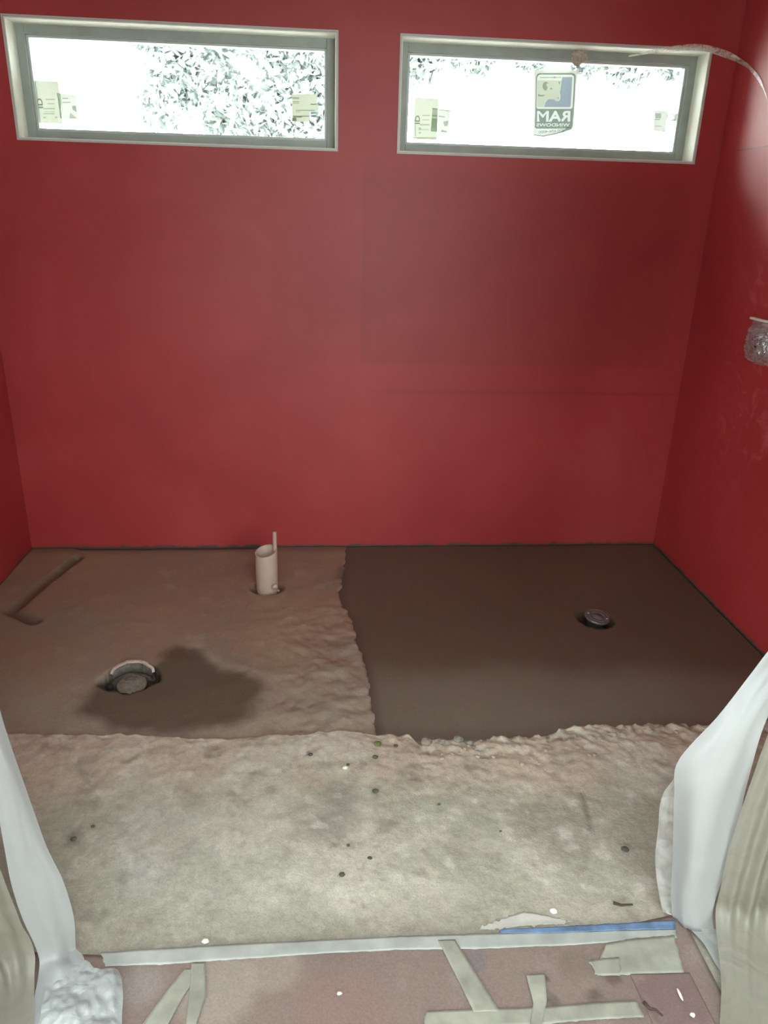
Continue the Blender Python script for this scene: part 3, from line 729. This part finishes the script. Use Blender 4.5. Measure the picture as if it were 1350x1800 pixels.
for z, xa, xb in [(1.9, -1.02, -.84), (1.3, -1.0, -.82), (.95, -.99, -.80), (.62, -.98, -.755), (.45, -.97, -.735), (.3, -.96, -.715), (.18, -.95, -.70), (.10, -.95, -.685)]:
    backL.append([Vector((xa, -2.23, z)), Vector((xa+(xb-xa)*.35, -2.215, z)), Vector((xa+(xb-xa)*.7, -2.20, z)), Vector((xb, -2.19, z))])
backL.append([P(-100, 1730, z=.06), P(-50, 1735, z=.06), P(5, 1735, z=.06), P(60, 1735, z=.06)])
backL.append([P(-110, 1850, z=.042), P(-60, 1850, z=.042), P(0, 1850, z=.042), P(60, 1850, z=.042)])
drape('back_folds', backL, 90, 50, m_plastic_shade, e, 5, .010, 9, Vector((-.35, .9, 0)))
foot = [[P(u, v, z=ZP+.010) for u, v in r] for r in [[(105, 1688), (150, 1686), (168, 1700), (206, 1702)], [(95, 1710), (140, 1712), (175, 1715), (213, 1716)], [(80, 1745), (130, 1750), (170, 1750), (216, 1750)], [(70, 1790), (120, 1790), (170, 1792), (214, 1790)], [(60, 1850), (120, 1850), (170, 1850), (216, 1850)]]]
cr = [catmull(r, 50) for r in foot]; cols = [catmull([cr[k][i] for k in range(5)], 50) for i in range(51)]
g = [[Vector((cols[i][j].x, cols[i][j].y, ZP+.006+.015*abs(noise.fractal(Vector((cols[i][j].x*16, cols[i][j].y*13, 3)), .7, 2.1, 3))*min(1, (50-i)/6+.15))) for i in range(51)] for j in range(51)]
MB().grid(g).build('crumpled_foot', film('crumpled_plastic', (.58, .62, .63), .12, .3, .4, .10, 40), e, True)

# ------------------------------------------------------------------ stickers on the glass
def G(u, v, dy=0): return P(u, v, y=YG-dy)
def fillpoly(name, loops, y, mat, parent):
    """flat filled shape with holes (even-odd) from loops of (x,z)"""
    cu = bpy.data.curves.new(name, 'CURVE'); cu.dimensions = '2D'; cu.fill_mode = 'BOTH'
    for lp in loops:
        s = cu.splines.new('POLY'); s.points.add(len(lp)-1); s.use_cyclic_u = True
        for p, (x, z) in zip(s.points, lp): p.co = (x, z, 0, 1)
    t = bpy.data.objects.new(name, cu); me = bpy.data.meshes.new_from_object(t); bpy.data.objects.remove(t)
    for v in me.vertices: v.co = Vector((v.co.x, y, v.co.y))
    return local(link(name, me, mat), parent)
def text_loops(s, bold=.0):
    cu = bpy.data.curves.new('t', 'FONT'); cu.body = s; cu.size = 1; cu.offset = bold; cu.resolution_u = 4
    t = bpy.data.objects.new('t', cu); me = bpy.data.meshes.new_from_object(t); bpy.data.objects.remove(t)
    bm = bmesh.new(); bm.from_mesh(me); bmesh.ops.remove_doubles(bm, verts=bm.verts, dist=1e-5)
    ed = [e for e in bm.edges if len(e.link_faces) == 1]; adj = {}
    for e_ in ed:
        for v in e_.verts: adj.setdefault(v.index, []).append(e_)
    used = set(); loops = []
    for e_ in ed:
        if e_.index in used: continue
        used.add(e_.index); a, b = e_.verts; lp = [a, b]
        while True:
            nxt = [x for x in adj[lp[-1].index] if x.index not in used]
            if not nxt: break
            used.add(nxt[0].index); o2 = nxt[0].other_vert(lp[-1])
            if o2 == lp[0]: break
            lp.append(o2)
        loops.append([(v.co.x, v.co.y) for v in lp])
    bm.free(); return loops
def bounds(l):
    xs = [p[0] for q in l for p in q]; ys = [p[1] for q in l for p in q]; return min(xs), max(xs), min(ys), max(ys)
def place_text(s, q, mirror=False, rot=False, bold=.02):
    """fit text into quad q = pixel corners TL, TR, BR, BL on the glass; returns loops of (x,z)"""
    L = text_loops(s, bold); a, b, c, d = bounds(L); Q = [G(*p) for p in q]; out = []
    for lp in L:
        o_ = []
        for (x, y) in lp:
            s_, t_ = (x-a)/(b-a), (y-c)/(d-c)
            if rot: s_, t_ = 1-t_, s_
            if mirror: s_ = 1-s_
            top = Q[0].lerp(Q[1], s_); bot = Q[3].lerp(Q[2], s_); p = bot.lerp(top, t_); o_.append((p.x, p.z))
        out.append(o_)
    return out
def gl(pts): return [(G(u, v).x, G(u, v).z) for u, v in pts]
def rrect(u0, v0, u1, v1, r, sk=(0, 0)):
    out = []
    for cx, cy_, a0 in ((u1-r, v0+r, -90), (u1-r, v1-r, 0), (u0+r, v1-r, 90), (u0+r, v0+r, 180)):
        for k in range(6):
            a = math.radians(a0+k*18); uu, vv = cx+r*math.cos(a), cy_+r*math.sin(a)
            out.append((uu+sk[0]*(vv-v0)/(v1-v0), vv+sk[1]*(uu-u0)/(u1-u0)))
    return out
m_paperst = film('sticker_paper', (.80, .85, .70), .012, .075, .6, .03, 20)
m_paperw = film('sticker_paper_white', (.84, .88, .82), .015, .085, .6, .03, 20)
t_line = tint('faint_print', (.80, .82, .76)); t_dark = tint('dark_print', (.38, .42, .38)); t_grey = tint('grey_print', (.45, .52, .50)); t_blue = tint('blue_print', (.56, .62, .74)); t_mid = tint('mid_print', (.68, .73, .66)); t_cream = tint('cream_print', (.90, .93, .84))
def sticker(name, label, corners, mat, cat='sticker'):
    c = G(sum(p[0] for p in corners)/len(corners), sum(p[1] for p in corners)/len(corners))
    e = tag(empty(name, (c.x, YG, c.z)), label, cat)
    fillpoly('label_sheet', [gl(corners)], YG, mat, e); return e
def qb(u0, v0, u1, v1): return [(u0, v0), (u1, v0), (u1, v1), (u0, v1)]
# left window: tall one and the small one overlapping it
e = sticker('window_sticker', 'tall pale green paper sticker at the lower left of the left window', [(58, 141), (102, 143), (106, 168), (110, 218), (68, 216)], m_paperst)
fillpoly('lettering', place_text('ID', [(64, 173), (74, 173), (76, 190), (67, 190)], rot=True), YG-.0008, t_dark, e)
fillpoly('printed_lines', [gl(q) for q in (qb(80, 174, 97, 176), qb(84, 181, 96, 183), qb(76, 190, 97, 192), qb(76, 199, 96, 201), qb(76, 205, 81, 208), qb(97, 205, 101, 208), qb(78, 196, 96, 197))], YG-.0008, t_line, e)
e = sticker('window_sticker', 'small grey-green sticker overlapping the tall one on the left window', [(100, 163), (134, 168), (137, 210), (110, 208.5), (105.5, 164)][1:], m_paperw)
fillpoly('overlap', [gl([(100, 163), (105.5, 164), (110, 208.5), (107, 208)])], YG-.0008, t_mid, e)
e.location.y -= .0016
fillpoly('printed_lines', [gl(q) for q in (qb(110, 172, 120, 174), qb(110, 179, 124, 181), [(127, 186), (134, 186), (135, 197), (128, 193)], [(101, 164), (107, 165), (111, 208), (106, 208)], [(124, 198), (135, 208), (122, 209)])], YG-.0024, t_mid, e)
e = sticker('window_sticker', 'squarish pale sticker with dark lines at the lower right of the left window', [(513, 166), (553, 165), (557, 170), (558, 196), (545, 197), (543, 214), (514, 214)], m_paperst)
fillpoly('printed_lines', [gl(q) for q in (qb(514, 171, 526, 174), qb(514, 178, 526, 180), qb(515, 181, 526, 182.5), qb(520, 193, 553, 195), qb(520, 196, 528, 197))], YG-.0008, t_mid, e)
fillpoly('dark_lines', [gl(q) for q in (qb(546, 182.5, 556, 184.2), qb(515, 203.5, 543, 205.2), qb(516, 205, 531, 206.5), qb(514, 207, 521, 213))], YG-.0008, t_dark, e)
e = sticker('tape_scrap', 'faint grey scrap stuck above the squarish sticker on the left window', [(529, 143), (543, 141), (543, 160), (532, 161)], film('faint_scrap', (.7, .74, .72), .6, .8, .6, .02, 20), 'scrap')
# right window, lower left pair
e = sticker('window_sticker', 'tall pale sticker at the lower left of the right window', [(729, 171), (771, 173), (768, 246), (726, 244)], m_paperst)
fillpoly('lettering', place_text('ID', [(730, 203), (738, 203), (738, 218), (729, 218)], rot=True), YG-.0008, t_dark, e)
fillpoly('printed_lines', [gl(q) for q in (qb(742, 202, 756, 204), qb(742, 210, 754, 211.5), qb(738, 218, 755, 220.5), qb(736, 224, 740, 229), qb(740, 227, 754, 228.5), qb(736, 232, 740, 235), qb(726, 241, 767, 245), qb(729, 219, 731, 240))], YG-.0008, t_line, e)
e = sticker('window_sticker', 'small tilted sticker overlapping the tall one on the right window', [(770.5, 191.5), (792, 194), (786, 234), (768.5, 232)], m_paperw)
fillpoly('overlap', [gl([(760, 190), (770.5, 191.5), (768.5, 232), (757, 231)])], YG-.0008, t_mid, e)
e.location.y -= .0016
fillpoly('printed_lines', [gl(q) for q in ([(760, 190), (792, 194), (791.5, 196), (760, 192)], [(760, 202), (770, 203), (782, 205), (782, 206.5), (759, 204.5)], [(759, 208), (769, 209), (768, 231), (757, 231)], [(779, 214), (788, 212), (787, 221), (781, 222)], [(776, 228), (786, 231), (786, 234), (775, 233)])], YG-.0024, t_mid, e)
# right window, right label
e = sticker('window_sticker', 'small half-torn white label at the lower right of the right window', [(1150, 194), (1172, 195), (1176, 204), (1171, 212), (1170, 232), (1149, 230)], m_paperw)
fillpoly('printed_lines', [gl(q) for q in (qb(1152, 199, 1162, 208), qb(1151, 209, 1160, 211), qb(1152, 221, 1162, 222.5), qb(1146, 230.5, 1170, 232), qb(1146, 232, 1160, 233.5))], YG-.0008, t_mid, e)
e = sticker('tape_scrap', 'tiny grey scrap beside the torn label on the right window', [(1179, 198), (1188, 200), (1188, 213), (1178, 212), (1184, 207)], m_paperw, 'scrap')
fillpoly('dark_lines', [gl(qb(1178, 210.5, 1188, 213))], YG-.0008, t_mid, e)
# maker's sticker, seen from behind, so its lettering is reversed
z_ = lambda x, y: (900+x/9.643, 100+y/9.643)
e = sticker('makers_sticker', 'large RAM WINDOWS sticker with a ram head, reversed, on the right window', [z_(375, 230), z_(1112, 232), z_(1045, 1190), z_(1000, 1240), z_(860, 1290), z_(700, 1325), z_(530, 1360), z_(350, 1335), z_(370, 1200)], m_paperw)
outer = [z_(430, 290), z_(470, 275), z_(1020, 275), z_(1065, 290), z_(1080, 330), z_(1060, 700), z_(1025, 1180), z_(980, 1200), z_(900, 1215), z_(410, 1215), z_(385, 1195), z_(398, 900), z_(402, 350)]
inner = [z_(450, 310), z_(480, 300), z_(1010, 302), z_(1050, 330), z_(1045, 500), z_(1025, 860), z_(1000, 882), z_(440, 882), z_(415, 860), z_(425, 350)]
ram = place_text('RAM', [z_(425, 915), z_(990, 915), z_(985, 1098), z_(420, 1098)], mirror=True, bold=.03)
win = place_text('WINDOWS', [z_(415, 1125), z_(980, 1125), z_(975, 1182), z_(412, 1182)], mirror=True, bold=.02)
fillpoly('border_panel', [gl(outer), gl(inner)]+ram+win, YG-.0008, t_grey, e)
blob = [z_(838+math.cos(a)*38, 598+math.sin(a)*22) for a in [k*math.pi/5 for k in range(10)]]
fillpoly('blue_field', [gl([z_(850, 342), z_(1022, 342), z_(1008, 600), z_(992, 835), z_(975, 850), z_(545, 850), z_(556, 795), z_(580, 750), z_(615, 712), z_(715, 718), z_(745, 748), z_(790, 750), z_(818, 715), z_(820, 640), z_(805, 612), z_(818, 560), z_(832, 460)])], YG-.0009, t_blue, e)
fillpoly('ram_head', [gl([z_(428, 400), z_(845, 400), z_(830, 460), z_(815, 560), z_(800, 612), z_(815, 640), z_(812, 715), z_(785, 742), z_(745, 742), z_(715, 712), z_(612, 706), z_(572, 750), z_(548, 795), z_(538, 850), z_(430, 850)])], YG-.0009, t_cream, e)
fillpoly('ram_features', [gl([z_(520, 470), z_(545, 430), z_(585, 425), z_(632, 460), z_(600, 450), z_(575, 470), z_(600, 510), z_(590, 565), z_(550, 572), z_(515, 520)]), gl([z_(650, 520), z_(690, 545), z_(650, 552)]), gl([z_(440, 630), z_(500, 650), z_(570, 640), z_(520, 672), z_(445, 668)]), gl([z_(760, 682), z_(790, 690), z_(792, 715)]), gl([z_(780, 430), z_(812, 420), z_(808, 470)]), gl([z_(470, 342), z_(830, 342), z_(830, 358), z_(470, 358)]), gl([z_(700, 335), z_(745, 335), z_(720, 372)])], YG-.0015, t_mid, e)
fillpoly('phone_number', place_text('800-606-4000', [z_(450, 1255), z_(880, 1222), z_(885, 1262), z_(455, 1300)], mirror=True, bold=.0), YG-.0009, t_dark, e)
fillpoly('folded_corner', [gl([z_(930, 1200), z_(1045, 1190), z_(1000, 1225), z_(860, 1275), z_(700, 1318), z_(530, 1355), z_(360, 1330), z_(380, 1318), z_(530, 1335), z_(690, 1300), z_(850, 1260)])], YG-.0016, t_grey, e)

# crumpled tape scrap at the head of the right window
c = P(1021, 98, y=.09)
bm = bmesh.new(); bmesh.ops.create_icosphere(bm, subdivisions=4, radius=.02)
for w in bm.verts:
    k = 1+.55*noise.fractal(w.co*70, .8, 2.1, 3); w.co = Vector((w.co.x*1.45, w.co.y*.35, w.co.z*1.0))*k
    if w.co.z < -.008 and w.co.x < .004: w.co.z *= 1.7; w.co.x -= .006
me = bpy.data.meshes.new('crumpled_tape'); bm.to_mesh(me); bm.free()
o = link('crumpled_tape', me, simple('crumpled_pale_tape', (.55, .50, .42), .6, var=.35, scale=90, bmp=.004)); o.location = c
tag(o, 'crumpled bit of tape hanging at the top of the right window frame', 'tape')

# wisp of film from window 2 corner to the right wall
pts = catmull([P(1105, 97, y=-.008), P(1165, 84, y=-.018), P(1225, 77, y=-.03), P(1268, 86, y=-.045), P(1305, 104, y=-.08), P(1345, 138, y=-.215), P(1385, 190, y=-.33)], 70)
pts = [Vector((min(p.x, XR-.004), p.y, p.z)) for p in pts]
rows = []
for i, p in enumerate(pts):
    t = i/70; wd = .006+.018*math.sin(math.pi*min(1, t*1.1))
    rows.append([p+Vector((0, .003*math.sin(k+i*.3), -wd*k/3)) for k in range(4)])
for r in rows:
    for q in r: q.x = min(q.x, XR-.003); q.y = min(q.y, -.004)
o = MB().grid(rows).build('film_strip', m_wisp, smooth=True); tag(o, 'curling wisp of clear film from the right window corner to the right wall', 'film strip')

# ------------------------------------------------------------------ shower valve on right wall
VC = Vector((XR, -.60, 1.085))
e = tag(empty('shower_valve', VC), 'shower valve wrapped in crumpled clear plastic on the right wall', 'shower valve')
g = []
for j in range(25):
    row = []
    for i in range(48):
        a = 2*math.pi*i/48; t = j/24
        sq = 1/max(abs(math.cos(a)), abs(math.sin(a)))**.6
        rr = (.098*(1-t*.62))*sq*(1+.10*noise.noise(Vector((math.cos(a)*3, math.sin(a)*3, t*4))))
        h = .010+.040*t+.012*abs(noise.noise(Vector((math.cos(a)*3, math.sin(a)*3+5, t*5))))+.010*noise.fractal(Vector((math.cos(a)*4, math.sin(a)*4, t*7)), .8, 2.1, 3)*(t > .02)
        row.append(VC+Vector((-max(h if j else .001, .001), rr*math.cos(a), rr*.82*math.sin(a))))
    g.append(row)
mb = MB().grid(g, True); mb.f.append([24*48+i for i in range(48)]); mb.build('plastic_guard', m_guard, e, True)
MB().box(XR-.012, XR-.0008, VC.y-.062, VC.y+.062, VC.z-.05, VC.z+.05).build('mounting_plate', simple('grey_plate', (.22, .2, .2), .5), e, bevel=.003)
MB().lathe([(.0005, .046), (.02, .046), (.026, .042), (.024, .012), (.034, .010), (.034, .0)], VC+Vector((-.002, -.01, 0)), 24, Matrix.Rotation(math.radians(-90), 3, 'Y')).build('valve_body', m_dark, e, True)
MB().box(XR-.030, XR-.012, VC.y-.02, VC.y+.085, VC.z+.075, VC.z+.083).build('top_tab', m_white, e, bevel=.002)
MB().tube([VC+Vector((-.03, .03, -.02)), VC+Vector((-.045, .0, -.03)), VC+Vector((-.03, -.03, -.03))], .009, 10).build('valve_pipe', simple('brass', (.4, .3, .18), .4, .8), e, True)

# ------------------------------------------------------------------ outside
struct(MB().box(-14, 14, .6, 22, -.4, -.3).build('ground', simple('dry_ground', (.60, .61, .55), .9, var=.2, scale=2)))
m_leaf, nt, bs, out = newmat('leaf_green'); nt.nodes.remove(bs)
d = N(nt, 'ShaderNodeBsdfDiffuse'); t = N(nt, 'ShaderNodeBsdfTranslucent'); mx = N(nt, 'ShaderNodeMixShader'); mx.inputs[0].default_value = .5
c_ = ramp(nt, nz(nt, 3), [(.3, (.31, .35, .345)), (.7, (.44, .47, .46))])
nt.links.new(c_, d.inputs[0]); nt.links.new(c_, t.inputs[0]); nt.links.new(d.outputs[0], mx.inputs[1]); nt.links.new(t.outputs[0], mx.inputs[2]); nt.links.new(mx.outputs[0], out.inputs[0])
m_bark = simple('bark', (.4, .4, .38), .9, var=.3, bmp=.01)
def tree(label, trunk, blobs, n, leaf, seed):
    rnd = random.Random(seed)
    e = tag(empty('tree', trunk), label, 'tree')
    V = []; Fc = []
    tot = sum(b[3]*b[4]*b[5] for b in blobs)
    for (cx, cy_, cz, rx, ry, rz) in blobs:
        for _ in range(int(n*rx*ry*rz/tot)):
            while True:
                p = Vector((rnd.uniform(-1, 1), rnd.uniform(-1, 1), rnd.uniform(-1, 1)))
                if p.length < 1: break
            q = Vector((cx+p.x*rx, cy_+p.y*ry, cz+p.z*rz))
            if noise.noise(q*1.7) < -.42: continue
            a = Vector((rnd.gauss(0, 1), rnd.gauss(0, 1), rnd.gauss(0, 1))).normalized(); b = a.cross(Vector((rnd.gauss(0, 1), rnd.gauss(0, 1), rnd.gauss(0, 1)))).normalized()
            L = leaf*rnd.uniform(.6, 1.3); k = len(V)
            V += [q-a*L, q+b*L*.45, q+a*L, q-b*L*.45]; Fc.append([k, k+1, k+2, k+3])
    local(link('foliage', mesh(V, Fc), m_leaf), e)
    top = Vector(blobs[0][:3]); tr = Vector(trunk)
    MB().tube([tr, tr.lerp(top, .4)+Vector((.1, 0, 0)), tr.lerp(top, .75), top], lambda t_: .16*(1-.7*t_), 10).build('trunk', m_bark, e, True)
    for k, b_ in enumerate(blobs[1:5]):
        MB().tube([tr.lerp(top, .55+.08*k), tr.lerp(top, .7).lerp(Vector(b_[:3]), .6)+Vector((0, 0, .1)), Vector(b_[:3])], lambda t_: .05*(1-.6*t_), 8).build('branch', m_bark, e, True)
a = P(400, 150, y=8); b = P(300, 150, y=8); c = P(530, 140, y=8); t0 = P(640, 150, y=8.2)
tree('pale leafy tree filling the middle and right of the left window', (t0.x, 8.4, -.3),
     [(c.x+.35, 8.3, c.z+.9, .6, .2, .8), (a.x, 8.2, a.z+.2, .75, .2, .85), (b.x-.15, 8.1, b.z+.15, .45, .2, .8), (c.x+.05, 8.0, c.z+.1, .6, .2, .8), (a.x-.2, 8.3, a.z+1.2, 1.0, .2, .8), (a.x+.2, 8.0, a.z-.45, .7, .4, .4), (c.x, 8.1, c.z-.4, .45, .4, .4)], 14000, .085, 3)
t0 = P(668, 150, y=9.3)
def bb(u, v, rx, rz, y=8.4):
    p = P(u, v, y=y); return (p.x, y, p.z+rz*.8, rx, .25, rz)
tree('pale leafy tree whose hanging leaves show along the top of the right window', (t0.x, 9.3, -.3),
     [bb(690, 85, .6, .9, 9), bb(740, 145, .35, .5), bb(830, 128, .42, .5), bb(930, 120, .4, .5), bb(1030, 128, .35, .5), bb(1100, 150, .4, .55), bb(1190, 130, .5, .6)], 14000, .08, 4)
